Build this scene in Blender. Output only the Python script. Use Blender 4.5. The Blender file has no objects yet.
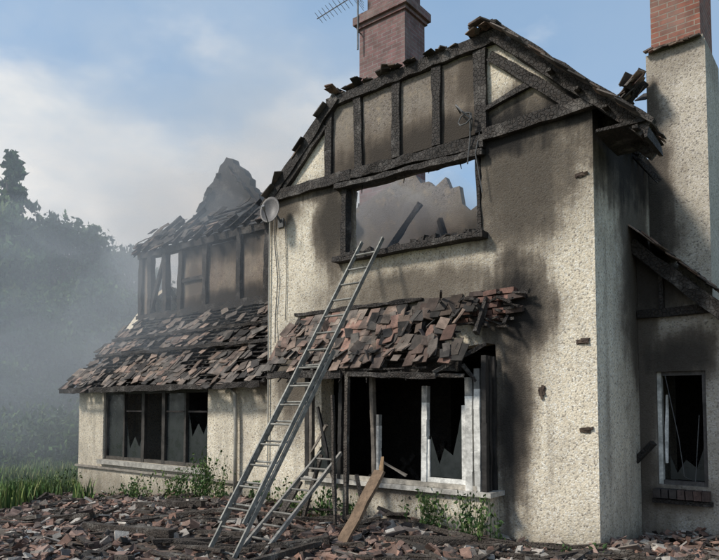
import bpy, math, random, bmesh
from mathutils import Vector, Matrix, noise, Euler
R=random.Random(7)
S=bpy.context.scene
# ------------------------------------------------------------------ helpers
class MB:
    def __init__(s): s.v=[];s.f=[];s.c=[]
    def poly(s,vs,fs,col):
        o=len(s.v); s.v+= [tuple(v) for v in vs]
        for f in fs:
            s.f.append([i+o for i in f]); s.c.append(col)
BF=[(0,3,2,1),(4,5,6,7),(0,1,5,4),(1,2,6,5),(2,3,7,6),(3,0,4,7)]
def box(mb,c,s,rot=None,col=(.5,.5,.5),jit=0):
    x,y,z=s[0]/2,s[1]/2,s[2]/2
    vs=[Vector(p) for p in((-x,-y,-z),(x,-y,-z),(x,y,-z),(-x,y,-z),(-x,-y,z),(x,-y,z),(x,y,z),(-x,y,z))]
    if jit: vs=[v+Vector((R.uniform(-1,1)*jit,R.uniform(-1,1)*jit,R.uniform(-1,1)*jit*.5)) for v in vs]
    if rot is not None: vs=[rot@v for v in vs]
    c=Vector(c); mb.poly([v+c for v in vs],BF,col)
def bx(mb,x0,x1,y0,y1,z0,z1,col=(.5,.5,.5)):
    box(mb,((x0+x1)/2,(y0+y1)/2,(z0+z1)/2),(x1-x0,y1-y0,z1-z0),None,col)
def beam(mb,a,b,w,h,col=(.5,.5,.5),jit=.0,seg=None,side=None,taper=1.0):
    a=Vector(a);b=Vector(b);d=b-a;L=d.length;d.normalize()
    up=Vector((0,0,1)) if abs(d.z)<.95 else Vector((0,1,0))
    sx=d.cross(up).normalized(); sy=sx.cross(d).normalized()
    if seg is None: seg=max(1,int(L/.18)) if jit else 1
    vs=[]
    for i in range(seg+1):
        t=i/seg; p=a+d*L*t; k=1+(taper-1)*t
        for (q,r) in((-1,-1),(1,-1),(1,1),(-1,1)):
            vs.append(p+sx*(q*w/2*k+R.uniform(-1,1)*jit)+sy*(r*h/2*k+R.uniform(-1,1)*jit))
    fs=[(3,2,1,0),tuple(seg*4+i for i in range(4))]
    for i in range(seg):
        for j in range(4):
            k=(j+1)%4; fs.append((i*4+j,i*4+k,i*4+4+k,i*4+4+j))
    mb.poly(vs,fs,col)
def tube(mb,pts,r,col=(.1,.1,.1),n=6,r2=None):
    pts=[Vector(p) for p in pts];vs=[];m=len(pts)
    for i,p in enumerate(pts):
        d=(pts[min(i+1,m-1)]-pts[max(i-1,0)]).normalized()
        up=Vector((0,0,1)) if abs(d.z)<.9 else Vector((1,0,0))
        a=d.cross(up).normalized();b=a.cross(d)
        rr=r if r2 is None else r+(r2-r)*i/(m-1)
        for j in range(n):
            t=2*math.pi*j/n; vs.append(p+a*math.cos(t)*rr+b*math.sin(t)*rr)
    fs=[tuple(reversed(range(n))),tuple((m-1)*n+j for j in range(n))]
    for i in range(m-1):
        for j in range(n):
            k=(j+1)%n; fs.append((i*n+j,i*n+k,i*n+n+k,i*n+n+j))
    mb.poly(vs,fs,col)
def link(o,parent=None):
    S.collection.objects.link(o)
    if parent: o.parent=parent
    return o
def empty(name):
    o=bpy.data.objects.new(name,None); o.empty_display_size=.2
    return link(o)
def mesh(mb,name,mat,parent=None,smooth=False):
    me=bpy.data.meshes.new(name); me.from_pydata(mb.v,[],mb.f)
    at=me.color_attributes.new('Col','FLOAT_COLOR','CORNER')
    buf=[]
    for f,c in zip(mb.f,mb.c):
        buf+= [c[0],c[1],c[2],1.0]*len(f)
    at.data.foreach_set('color',buf)
    me.materials.append(mat)
    if smooth: me.polygons.foreach_set('use_smooth',[True]*len(me.polygons))
    me.update()
    return link(bpy.data.objects.new(name,me),parent)
def rag(a,b,amp,step=.12,seed=0):
    a=Vector(a);b=Vector(b);n=max(1,int((b-a).length/step));out=[]
    d=(b-a).normalized();nn=Vector((-d.y,d.x))
    for i in range(n+1):
        t=i/n; k=0 if i in(0,n) else noise.noise(Vector((i*.7+seed,seed*3.1,0)))*amp*1.6+R.uniform(-1,1)*amp*.5
        out.append(tuple(a.lerp(b,t)+nn*k))
    return out
def wall(name,outer,holes,mat,parent,thick,plane='xz',off=0.0):
    cu=bpy.data.curves.new(name,'CURVE');cu.dimensions='2D';cu.fill_mode='BOTH';cu.extrude=abs(thick)/2
    for pl in [outer]+holes:
        sp=cu.splines.new('POLY'); sp.points.add(len(pl)-1)
        for i,p in enumerate(pl): sp.points[i].co=(p[0],p[1],0,1)
        sp.use_cyclic_u=True
    ob=bpy.data.objects.new(name+'_c',cu); S.collection.objects.link(ob)
    dg=bpy.context.evaluated_depsgraph_get(); me=bpy.data.meshes.new_from_object(ob.evaluated_get(dg))
    bpy.data.objects.remove(ob)
    for v in me.vertices:
        a,b,c=v.co; 
        v.co=(a,off+thick/2+c,b) if plane=='xz' else (off+thick/2+c,a,b)
    me.materials.clear(); me.materials.append(mat); me.name=name
    me.update()
    bm=bmesh.new();bm.from_mesh(me);bmesh.ops.remove_doubles(bm,verts=bm.verts,dist=.0005);bmesh.ops.recalc_face_normals(bm,faces=bm.faces);bm.to_mesh(me);bm.free()
    for p in me.polygons: p.use_smooth=False
    return link(bpy.data.objects.new(name,me),parent)
def rect(a,b,c,d): return [(a,c),(b,c),(b,d),(a,d)]
def ragrect(a,b,c,d,amp):
    o=[]
    for p,q in(((a,c),(b,c)),((b,c),(b,d)),((b,d),(a,d)),((a,d),(a,c))): o+=rag(p,q,amp,seed=R.uniform(0,50))[:-1]
    return o
def scl(c,a,b):
    f=R.uniform(a,b); return tuple(x*f for x in c)
# ------------------------------------------------------------------ camera frame <-> world
CX,CY,CZ=2.29,-7.0,1.6
def cam2w(px,D):
    X=(px-360)/640*D
    return (CX+X*.782-D*.623, CY+X*.623+D*.782)
# ------------------------------------------------------------------ materials
def newmat(name):
    m=bpy.data.materials.new(name);m.use_nodes=True;nt=m.node_tree
    for n in list(nt.nodes): nt.nodes.remove(n)
    out=nt.nodes.new('ShaderNodeOutputMaterial')
    return m,nt,out
def N(nt,t,**k):
    n=nt.nodes.new(t)
    for a,b in k.items(): setattr(n,a,b)
    return n
def mathn(nt,op,a,b=None,clamp=False):
    n=nt.nodes.new('ShaderNodeMath');n.operation=op;n.use_clamp=clamp
    for i,x in enumerate((a,b)):
        if x is None: continue
        if isinstance(x,(int,float)): n.inputs[i].default_value=x
        else: nt.links.new(x,n.inputs[i])
    return n.outputs[0]
def maprange(nt,x,a,b,c,d,smooth=False):
    n=nt.nodes.new('ShaderNodeMapRange'); n.interpolation_type='SMOOTHSTEP' if smooth else 'LINEAR'
    nt.links.new(x,n.inputs[0])
    for i,v in enumerate((a,b,c,d)): n.inputs[i+1].default_value=v
    return n.outputs[0]
def mix(nt,f,a,b,mode='MIX'):
    n=nt.nodes.new('ShaderNodeMix');n.data_type='RGBA';n.blend_type=mode
    for s,x in((0,f),(6,a),(7,b)):
        if isinstance(x,(int,float)): n.inputs[s].default_value=x
        elif isinstance(x,tuple): n.inputs[s].default_value=(x[0],x[1],x[2],1)
        else: nt.links.new(x,n.inputs[s])
    return n.outputs[2]
def noiseT(nt,vec,scale,detail=4,rough=.6,sc=None):
    if sc:
        m=nt.nodes.new('ShaderNodeVectorMath');m.operation='MULTIPLY';nt.links.new(vec,m.inputs[0]);m.inputs[1].default_value=sc;vec=m.outputs[0]
    n=nt.nodes.new('ShaderNodeTexNoise');n.inputs['Scale'].default_value=scale;n.inputs['Detail'].default_value=detail;n.inputs['Roughness'].default_value=rough
    nt.links.new(vec,n.inputs['Vector']);return n.outputs['Fac']
def posn(nt):
    return nt.nodes.new('ShaderNodeNewGeometry').outputs['Position']
def bsdf(nt,out,col,rough=.9,bump=None,bs=.5,bd=.01,metal=0,spec=.3):
    b=nt.nodes.new('ShaderNodeBsdfPrincipled')
    if isinstance(col,tuple): b.inputs['Base Color'].default_value=(*col,1)
    else: nt.links.new(col,b.inputs['Base Color'])
    if isinstance(rough,(int,float)): b.inputs['Roughness'].default_value=rough
    else: nt.links.new(rough,b.inputs['Roughness'])
    b.inputs['Metallic'].default_value=metal; b.inputs['Specular IOR Level'].default_value=spec
    if bump is not None:
        n=nt.nodes.new('ShaderNodeBump');n.inputs['Strength'].default_value=bs;n.inputs['Distance'].default_value=bd
        nt.links.new(bump,n.inputs['Height']);nt.links.new(n.outputs[0],b.inputs['Normal'])
    nt.links.new(b.outputs[0],out.inputs[0]);return b
def soot_mask(nt,pos,ells,nz):
    acc=None
    for (c,r,st) in ells:
        a=nt.nodes.new('ShaderNodeVectorMath');a.operation='SUBTRACT';nt.links.new(pos,a.inputs[0]);a.inputs[1].default_value=c
        b=nt.nodes.new('ShaderNodeVectorMath');b.operation='DIVIDE';nt.links.new(a.outputs[0],b.inputs[0]);b.inputs[1].default_value=r
        l=nt.nodes.new('ShaderNodeVectorMath');l.operation='LENGTH';nt.links.new(b.outputs[0],l.inputs[0])
        d=mathn(nt,'ADD',l.outputs['Value'],mathn(nt,'MULTIPLY',mathn(nt,'SUBTRACT',nz,.5),1.7))
        m=maprange(nt,d,.3,1.2,st,0,True)
        acc=m if acc is None else mathn(nt,'MAXIMUM',acc,m)
    return acc
def pebble(name,ells=(),base=(.69,.61,.475),dirt=.36,lowdirt=True):
    m,nt,out=newmat(name); p=posn(nt)
    v=N(nt,'ShaderNodeTexVoronoi');v.inputs['Scale'].default_value=58;nt.links.new(p,v.inputs['Vector'])
    sp=nt.nodes.new('ShaderNodeSeparateColor');nt.links.new(v.outputs['Color'],sp.inputs[0])
    c=mix(nt,maprange(nt,sp.outputs[0],0,.38,.95,0),base,(base[0]*.38,base[1]*.38,base[2]*.41))
    c=mix(nt,maprange(nt,sp.outputs[1],.65,.95,0,.8),c,(min(.8,base[0]*1.25),min(.77,base[1]*1.3),min(.7,base[2]*1.45)))
    n1=noiseT(nt,p,.9,5,.65); n2=noiseT(nt,p,1.0,5,.6,(5,5,.55)); n3=noiseT(nt,p,7,4,.7)
    c=mix(nt,mathn(nt,'MULTIPLY',maprange(nt,n1,.42,.68,0,1,True),dirt),c,(.27,.235,.19))
    c=mix(nt,mathn(nt,'MULTIPLY',maprange(nt,n2,.5,.72,0,1,True),dirt*.9),c,(.20,.175,.145))
    c=mix(nt,mathn(nt,'MULTIPLY',maprange(nt,n3,.52,.72,0,1,True),dirt),c,(.34,.275,.20))
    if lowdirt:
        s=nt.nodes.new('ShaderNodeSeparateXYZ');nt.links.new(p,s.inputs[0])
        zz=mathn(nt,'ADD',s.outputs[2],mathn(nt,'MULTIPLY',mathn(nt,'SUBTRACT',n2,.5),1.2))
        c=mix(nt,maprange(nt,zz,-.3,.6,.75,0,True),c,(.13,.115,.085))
    if ells:
        nz=noiseT(nt,p,1.5,5,.62); mk=soot_mask(nt,p,ells,mathn(nt,'ADD',mathn(nt,'MULTIPLY',nz,.6),mathn(nt,'MULTIPLY',n2,.4)))
        c=mix(nt,maprange(nt,mk,0,.6,0,.84),c,(.135,.108,.084))
        c=mix(nt,maprange(nt,mk,.4,1,0,.96),c,(.016,.015,.015))
    bsdf(nt,out,c,.95,mathn(nt,'MULTIPLY',v.outputs['Distance'],-1.0),.5,.010,spec=.15)
    return m
def colmat(name,rough=.85,ns=6,amt=.5,bs=.4,bscale=45,bd=.01,metal=0,spec=.3):
    m,nt,out=newmat(name);p=posn(nt)
    a=nt.nodes.new('ShaderNodeAttribute');a.attribute_name='Col'
    n=noiseT(nt,p,ns,3,.65)
    k=maprange(nt,n,.3,.7,1-amt,1+amt*.6)
    n2=None
    if bs>0:
        n2=noiseT(nt,p,bscale,2,.7); k=mathn(nt,'MULTIPLY',k,maprange(nt,n2,.3,.7,.8,1.2))
    cc=nt.nodes.new('ShaderNodeVectorMath');cc.operation='SCALE';nt.links.new(a.outputs['Color'],cc.inputs[0]);nt.links.new(k,cc.inputs['Scale'])
    bsdf(nt,out,cc.outputs[0],rough,n2,bs,bd,metal,spec);return m
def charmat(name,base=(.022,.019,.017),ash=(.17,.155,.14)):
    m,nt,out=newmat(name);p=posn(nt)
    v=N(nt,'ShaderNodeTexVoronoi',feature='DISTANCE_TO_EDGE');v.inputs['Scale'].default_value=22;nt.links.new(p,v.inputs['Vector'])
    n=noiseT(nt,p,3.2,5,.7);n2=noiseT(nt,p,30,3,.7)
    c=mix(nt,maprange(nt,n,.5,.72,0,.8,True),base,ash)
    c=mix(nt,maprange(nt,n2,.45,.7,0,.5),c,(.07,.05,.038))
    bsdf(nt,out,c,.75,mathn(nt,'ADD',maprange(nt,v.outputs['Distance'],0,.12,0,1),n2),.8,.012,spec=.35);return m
def brickmat(name,ells=(),c1=(.33,.115,.075),c2=(.22,.085,.06),mort=(.30,.25,.20)):
    m,nt,out=newmat(name);p=posn(nt)
    s=nt.nodes.new('ShaderNodeSeparateXYZ');nt.links.new(p,s.inputs[0])
    cb=nt.nodes.new('ShaderNodeCombineXYZ');nt.links.new(mathn(nt,'ADD',s.outputs[0],s.outputs[1]),cb.inputs[0]);nt.links.new(s.outputs[2],cb.inputs[1])
    b=nt.nodes.new('ShaderNodeTexBrick');nt.links.new(cb.outputs[0],b.inputs['Vector'])
    b.inputs['Scale'].default_value=1;b.inputs['Brick Width'].default_value=.22;b.inputs['Row Height'].default_value=.075;b.inputs['Mortar Size'].default_value=.008
    b.inputs['Color1'].default_value=(*c1,1);b.inputs['Color2'].default_value=(*c2,1);b.inputs['Mortar'].default_value=(*mort,1)
    n=noiseT(nt,p,5,5,.7);n4=noiseT(nt,p,1.3,3,.6)
    c=mix(nt,maprange(nt,n,.42,.7,0,.75),b.outputs['Color'],(.09,.065,.055))
    c=mix(nt,maprange(nt,n4,.45,.7,0,.5),c,(.26,.22,.19))
    if ells:
        mk=soot_mask(nt,p,ells,noiseT(nt,p,1.4,4,.6)); c=mix(nt,mk,c,(.025,.022,.02))
    bsdf(nt,out,c,.9,mathn(nt,'ADD',mathn(nt,'MULTIPLY',b.outputs['Fac'],-1.0),mathn(nt,'MULTIPLY',n,.5)),.7,.012,spec=.2);return m

SOOT=[((-.85,0,4.3),(1.05,2,1.25),.78),((-1.0,0,4.9),(1.25,2,.6),1.0),((-2.5,0,3.15),(2.3,.5,.5),.6),
      ((-.95,0,2.75),(.62,2,1.0),1.0),((-1.0,-.2,1.5),(.36,1,1.5),.95),((-3.8,0,4.3),(.45,.5,1.1),.9),((-2.5,0,4.85),(2.8,.5,.36),1.0),
      ((0.0,1.3,4.9),(.6,2.3,1.35),1.0),((-.25,.1,5.0),(.8,.7,.5),1.0),((-2.6,0,6.2),(1.8,.5,.5),.6),((-4.6,0,2.0),(.55,.5,1.1),.7),
      ((0,1.6,3.6),(.4,1.1,2.4),.75),((-2.6,.35,2),(3,.15,3),.9),((-4.9,0,4.7),(.7,.4,.5),.7),((-2.6,-.3,.6),(1.6,.2,.25),.6)]
M_wall=pebble('pebbledash_front',SOOT)
M_panel=pebble('smoked_panel',[((-2.2,0,5.0),(3,2,.6),.85),((-1.3,0,5.8),(.8,2,.8),.7)],(.20,.17,.14),.7,False)
M_left=pebble('pebbledash_left',[((-8.7,.25,2.2),(3.4,1,.55),.85),((-5.6,.25,2.0),(.5,1,.5),.5)],dirt=.45)
M_right=pebble('pebbledash_right',[((.3,1.6,3.4),(1.1,1,.9),.9),((.5,1.6,2.2),(.7,1,.5),.85),((0,1.6,2),(.4,1,3.4),.7),((.5,1.6,.5),(.5,1,.3),.5)],(.50,.455,.38),.5)
M_stack=pebble('pebbledash_stack',[((0,2.3,4.2),(.45,1.5,2.4),.85),((.3,2.3,6.4),(.7,2,.5),.35)],(.54,.48,.39),.5,False)
M_char=charmat('charred_timber'); M_char2=charmat('scorched_timber',(.05,.04,.032),(.24,.22,.19))
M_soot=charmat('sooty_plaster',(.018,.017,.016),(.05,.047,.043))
M_part=pebble('sooty_partition',[((-3,1.9,3.4),(3.5,2,1.5),.8)],(.20,.18,.165),.8,False)
M_tile=colmat('clay_tile',.88,5,.6,.5,60)
M_rub=colmat('rubble_piece',.92,5,.5,.6,60)
M_brickA=brickmat('chimney_brick',(),(.25,.14,.135),(.18,.105,.105),(.24,.21,.20))
M_brickB=brickmat('red_brick')
M_paint=colmat('burnt_white_paint',.6,5,.55,.3,30)
M_metal=colmat('ladder_aluminium',.6,9,.5,.2,60,metal=.2)
M_wood=colmat('weathered_plank',.85,9,.4,.5,40)
M_plas=colmat('plastic',.5,5,.15,.05)
M_stone=colmat('stone_sill',.9,9,.4,.5)
M_leaf=colmat('foliage',.75,1.5,.4,0,40,spec=.2)
M_bark=colmat('bark',.95,8,.4,.8,25)
m,nt,out=newmat('sooty_glass')
bs_=bsdf(nt,out,(.022,.026,.026),maprange(nt,noiseT(nt,posn(nt),6,4),.3,.7,.12,.5),None,spec=.45);M_glass=m

# ------------------------------------------------------------------ ground
def gz(x,y):
    z=-.42*min(1,max(0,(-6-x)/5.5)); 
    z+= .10*noise.noise(Vector((x*.7,y*.7,0)))+.05*noise.noise(Vector((x*2.3,y*2.3,3)))
    if y<.3 and -15<x<5:
        k=math.exp(-((y+.9)/1.1)**2)
        z+= k*(.08+.16*max(0,noise.noise(Vector((x*.55+4,y*.8,7))))*2)
    if abs(x)>25 or abs(y)>25: z+= .5*noise.noise(Vector((x*.03,y*.03,0)))
    return z
def axis(a,b,st,far):
    o=[a+i*st for i in range(int((b-a)/st)+1)]
    s=st;x=o[0];lo=[]
    while x>-far: s*=1.35;x-=s;lo.append(x)
    s=st;x=o[-1];hi=[]
    while x<far: s*=1.35;x+=s;hi.append(x)
    return lo[::-1]+o+hi
xs=axis(-18,6,.16,450);ys=axis(-9,3,.16,450)
mb=MB();vs=[(x,y,gz(x,y)) for y in ys for x in xs];W=len(xs)
fs=[(j*W+i,j*W+i+1,(j+1)*W+i+1,(j+1)*W+i) for j in range(len(ys)-1) for i in range(W-1)]
mb.poly(vs,fs,(1,1,1))
m,nt,out=newmat('ground_mat');p=posn(nt)
n1=noiseT(nt,p,1.2,6,.7);n2=noiseT(nt,p,14,5,.75)
dirt=mix(nt,n2,(.06,.048,.04),(.25,.20,.165));dirt=mix(nt,maprange(nt,n1,.45,.65,0,.6),dirt,(.13,.085,.065))
grass=mix(nt,n2,(.04,.065,.02),(.12,.15,.05));grass=mix(nt,maprange(nt,n1,.5,.7,0,.5),grass,(.15,.13,.06))
mk=soot_mask(nt,p,[((-3,-2,0),(11.5,8.5,50),1.0)],mathn(nt,'ADD',mathn(nt,'MULTIPLY',n1,.3),.35))
bsdf(nt,out,mix(nt,maprange(nt,mk,.2,.5,0,1),grass,dirt),.95,n2,.9,.05,spec=.15)
mesh(mb,'ground',m,None,True)

# ------------------------------------------------------------------ HOUSE
H=empty('burnt_out_house')
outer=[(-5.14,-.7),(0,-.7),(0,4.95)]+rag((0,4.95),(-1.2,6.2),.015)[1:]+rag((-1.2,6.2),(-3.72,6.15),.03,.2)[1:]+rag((-3.72,6.15),(-5.14,4.92),.04,.2)[1:]
h1=ragrect(-3.56,-1.37,3.72,4.80,.018); h2=ragrect(-4.0,-1.2,.5,2.35,.02)
wall('front_gable_wall',outer,[h1,h2],M_wall,H,.28,'xz',0)
side=[(.281,-.7),(6.0,-.7),(6.0,4.2)]+rag((6.0,4.2),(2.6,4.93),.1,.25)[1:]+[(.281,4.93)]
wall('side_wall',side,[],M_wall,H,-.28,'yz',-.002)
lft=[(.281,-.7),(6.0,-.7),(6.0,3.4)]+rag((6.0,3.4),(2.0,3.9),.15,.25)[1:]+rag((2.0,3.9),(.281,4.85),.1,.2)[1:]
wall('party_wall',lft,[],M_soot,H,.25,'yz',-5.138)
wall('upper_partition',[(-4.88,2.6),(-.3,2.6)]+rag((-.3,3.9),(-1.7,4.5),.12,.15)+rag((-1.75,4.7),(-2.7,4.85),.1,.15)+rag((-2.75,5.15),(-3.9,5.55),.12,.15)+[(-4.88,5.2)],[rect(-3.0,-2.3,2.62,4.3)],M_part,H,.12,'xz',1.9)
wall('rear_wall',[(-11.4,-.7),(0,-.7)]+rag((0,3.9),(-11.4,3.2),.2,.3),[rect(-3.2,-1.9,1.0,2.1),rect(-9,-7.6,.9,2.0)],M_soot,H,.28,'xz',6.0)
mb=MB()
bx(mb,-4.88,-.29,.29,4.2,2.52,2.6); bx(mb,-4.88,-.29,4.3,5.99,2.50,2.58)
for i in range(12): beam(mb,(-4.8+i*.4,.3,2.44),(-4.8+i*.4,5.9,2.42),.06,.15,jit=.012)
bx(mb,-4.88,-.29,.29,5.99,-.02,.03)
bx(mb,-4.3,-2.5,3.6,3.7,.03,2.4); bx(mb,-1.6,-.3,3.4,3.5,.03,2.4)
bx(mb,-5.0,-3.1,2.18,2.9,0.03,2.515)
for i in range(60):
    x=R.uniform(-4.6,-.6);y=R.uniform(.4,3.5);a=R.uniform(0,6.28);L=R.uniform(.4,1.6);z=R.uniform(.1,1.2)
    beam(mb,(x,y,.05),(x+math.cos(a)*L,y+math.sin(a)*L*.4,z),.06,.06,jit=.01)
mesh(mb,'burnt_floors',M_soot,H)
# gable timber framing
mb=MB();yf=-.035
J=.012
beam(mb,(-5.0,yf,4.93),(-3.4,yf,4.92),.10,.15,jit=J);beam(mb,(-3.4,yf,4.92),(-1.3,yf,4.86),.10,.14,jit=.02);beam(mb,(-1.3,yf,4.93),(.15,yf-.01,4.95),.10,.14,jit=J)
beam(mb,(-3.85,yf,6.08),(-1.1,yf,6.12),.10,.15,jit=J)
for x in(-3.84,-3.27,-2.62,-1.98,-1.34): beam(mb,(x,yf+.008,4.98),(x+R.uniform(-.02,.02),yf+.008,6.02),.13 if x!=-1.34 else .17,.075,jit=.009)
beam(mb,(-5.2,yf-.02,4.78),(-3.66,yf-.02,6.14),.09,.16,jit=J)
beam(mb,(-4.75,yf,5.02),(-3.9,yf,5.78),.08,.09,jit=J)
beam(mb,(-1.12,yf-.03,6.15),(.6,yf-.03,4.48),.09,.2,jit=J)
beam(mb,(-1.2,yf,5.9),(-.2,yf,4.98),.08,.12,jit=J)
beam(mb,(-1.28,yf,5.25),(-.62,yf,5.4),.06,.07,jit=J)
beam(mb,(-3.68,-.03,4.79),(-1.3,-.03,4.72),.16,.07,jit=.015)
beam(mb,(-3.57,.02,3.74),(-3.54,.02,4.78),.09,.12,jit=.012);beam(mb,(-1.39,.02,3.74),(-1.41,.02,4.72),.05,.08,jit=.01)
beam(mb,(-3.68,-.05,3.71),(-1.28,-.05,3.69),.2,.075,jit=.01)
for i in range(16):
    x=-3.5+R.random()*2.1; box(mb,(x,-.02,3.76+R.random()*.02),(R.uniform(.05,.2),.08,R.uniform(.03,.09)),Euler((0,R.uniform(-.4,.4),R.uniform(-.4,.4))).to_matrix(),jit=.015)
for i in range(9):
    x=-3.5+R.random()*2.1; beam(mb,(x,0,4.76),(x+R.uniform(-.05,.05),0,4.76-R.uniform(.05,.16)),.02,.02,taper=.3)
for k in range(9):
    y=.35+k*.42+R.uniform(-.05,.05); t=1 if k<1 else R.uniform(.25,.7)
    b=.55 if k<1 else 0.0
    beam(mb,(b,y,4.91-b),(b-1.75*t,y,4.91-b+1.75*t),.06,.12,jit=J)
    if k<7:
        t=R.uniform(.0,.35); 
        if t>.1: beam(mb,(-5.25,y,4.75),(-5.25+1.5*t,y,4.75+1.4*t),.06,.11,jit=J)
beam(mb,(-.02,.3,4.97),(-.02,5.5,4.9),.1,.1,jit=J)
for (a,b) in(((-4.5,1.0,3.0),(-3.3,1.6,4.9)),((-2.2,1.3,2.7),(-3.0,1.7,4.6)),((-1.7,1.5,2.7),(-1.9,1.7,4.7))): beam(mb,a,b,.07,.09,jit=.012)
for q in range(4):
    beam(mb,(.5-.3*q,-.22,4.48+.3*q),(.5-.3*q,.5+R.random()*.4,4.48+.3*q),.05,.03,jit=.006)
beam(mb,(.33,-.15,4.56),(.33,.62,4.54),.5,.03,jit=.01); beam(mb,(.6,-.2,4.40),(.6,.4,4.38),.04,.1,jit=.012)
for i in range(10):
    y=R.uniform(.3,2.2); beam(mb,(-.05,y,4.85+R.random()*.15),(R.uniform(.1,.4),y+R.uniform(-.2,.2),4.5+R.random()*.4),.04,.05,jit=.01)
mesh(mb,'gable_timber_frame',M_char,H)
mb=MB()
for a,b in((-3.78,-3.33),(-3.21,-2.68),(-2.56,-2.04),(-1.92,-1.42)):
    bx(mb,a,b,-.014,-.001,4.99,6.02)
mesh(mb,'gable_infill_panels',M_panel,H)

# tiles
TC=[(.22,.15,.12),(.18,.13,.10),(.26,.19,.15),(.155,.115,.095),(.21,.17,.14),(.13,.11,.095),(.26,.155,.12)]
TD=[(.11,.097,.085),(.065,.058,.052),(.14,.118,.104),(.15,.118,.097),(.045,.04,.037)]
def tiles(mb,org,ux,us,width,length,keep,cols,tw=.165,g=.105,mess=.03,dark=None):
    ux=Vector(ux).normalized();us=Vector(us).normalized();n=ux.cross(us).normalized();org=Vector(org)
    for r in range(int(length/g)):
        for c in range(int(width/tw)+1):
            a=c*tw+(tw/2 if r%2 else 0);b=r*g
            if a>width: continue
            k=keep(a/width,b/length)
            if R.random()>k: continue
            loose=R.random()>k*1.0+.05 or R.random()<.07
            rot=Matrix((ux,us,n)).transposed()@Euler((-.07+R.gauss(0,mess),R.gauss(0,mess),R.gauss(0,mess*(6 if loose else .8)))).to_matrix()
            p=org+ux*(a+R.gauss(0,mess*.15))+us*(b+.12+R.gauss(0,mess*(1.2 if loose else .3)))+n*(.022+(R.random()*.03 if loose else 0))
            cc=R.choice(cols);f=R.uniform(.7,1.25);L=.25*(1 if R.random()>.12 else R.uniform(.4,.8))
            if dark: f*=dark(a/width,b/length)
            box(mb,p,(tw*.96,L,.013),rot,tuple(x*f for x in cc),jit=.004)
def nz2(a,b,s,o): return noise.noise(Vector((a*s+o,b*s*.5+o,o)))
mb=MB();tc=MB()
bo=Vector((-4.5,-.62,2.10));ds=Vector((0,.60,.87))
def keepA(a,b):
    k=.93
    if a>.78: k= .9 if b>.62+ (a-.78)*.6+nz2(a,b,9,1)*.15 else .0
    if a>.6 and b<.12: k=.45
    if nz2(a,b,7,3)>.3: k=.35
    if b>.93: k*=.7
    return k
tiles(mb,bo,(1,0,0),ds,3.15,1.0,keepA,TC+TC+TD[:3],mess=.06,dark=lambda a,b:1-.6*max(0,min(1,(a-.45)/.35)))
for i in range(90):
    a=R.random()**.7
    p=bo+Vector((3.0*a,0,0))+ds*(R.random()*.75)+Vector((0,-.02,.05+R.random()*.03))
    s=R.uniform(.5,1)
    box(mb,p,(.15*s,.22*s,.013),Euler((R.gauss(.85,.18),R.gauss(0,.15),R.gauss(0,.6))).to_matrix(),scl(R.choice(TC+TD),.5,1.1),jit=.008)
mesh(mb,'bay_roof_tiles',M_tile,H)
for i in range(9):
    x=-4.4+i*.39; t=1 if i<7 else .55
    beam(tc,(x,-.02-.0*t,2.93),(x,-.02-.58*t,2.93-.85*t),.05,.08,jit=.008)
for q in range(8):
    t=q/8; beam(tc,(-4.48,-.6+.58*t,2.09+.84*t),(-1.75+.5*t+R.uniform(-.1,.1),-.6+.58*t,2.09+.84*t+R.uniform(-.03,.0)),.035,.02,jit=.005)
beam(tc,(-4.5,-.6,2.06),(-3.1,-.62,2.03),.04,.11,jit=.014);beam(tc,(-3.0,-.62,2.03),(-1.65,-.63,1.96),.035,.07,jit=.014); beam(tc,(-4.05,-.32,2.10),(-1.5,-.32,2.09),.1,.13,jit=.015)
beam(tc,(-4.5,-.04,2.99),(-2.2,-.04,3.0),.07,.05,jit=.014)
bx(tc,-4.45,-1.9,-.03,-.004,2.12,2.88)
for i in range(34):
    x=R.uniform(-1.95,-.95);z=2.55+R.random()*.45
    beam(tc,(x,-.05,z),(x+R.uniform(.05,.3),-.05-R.uniform(0,.25),z+R.uniform(-.14,.05)),.03,.025,jit=.006)
for i in range(14):
    x=R.uniform(-4.3,-1.6);beam(tc,(x,-.6,2.05),(x+R.uniform(-.1,.1),-.62,2.05-R.uniform(.05,.16)),.02,.02,jit=.004,taper=.5)
for (a,b) in(((-1.7,-.6,2.0),(-1.25,-.15,2.35)),((-1.45,-.35,2.1),(-1.3,-.3,1.9)),((-1.9,-.6,1.98),(-1.35,-.5,1.96))): beam(tc,a,b,.035,.04,jit=.01)
mesh(tc,'bay_roof_battens',M_char,H)
mb=MB()
for r in range(5):
    for c in range(4):
        if R.random()<.25 or (r>2 and c<1): continue
        box(mb,(-1.6+c*.2+(r%2)*.1+R.uniform(-.02,.02),-.04+R.uniform(-.02,.02),2.66+r*.078),(.19,.09,.062),Euler((R.gauss(0,.1),R.gauss(0,.05),R.gauss(0,.08))).to_matrix(),R.choice([(.13,.075,.06),(.08,.058,.05),(.17,.095,.075)]),jit=.008)
mesh(mb,'flashing_bricks',M_tile,H)
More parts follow.
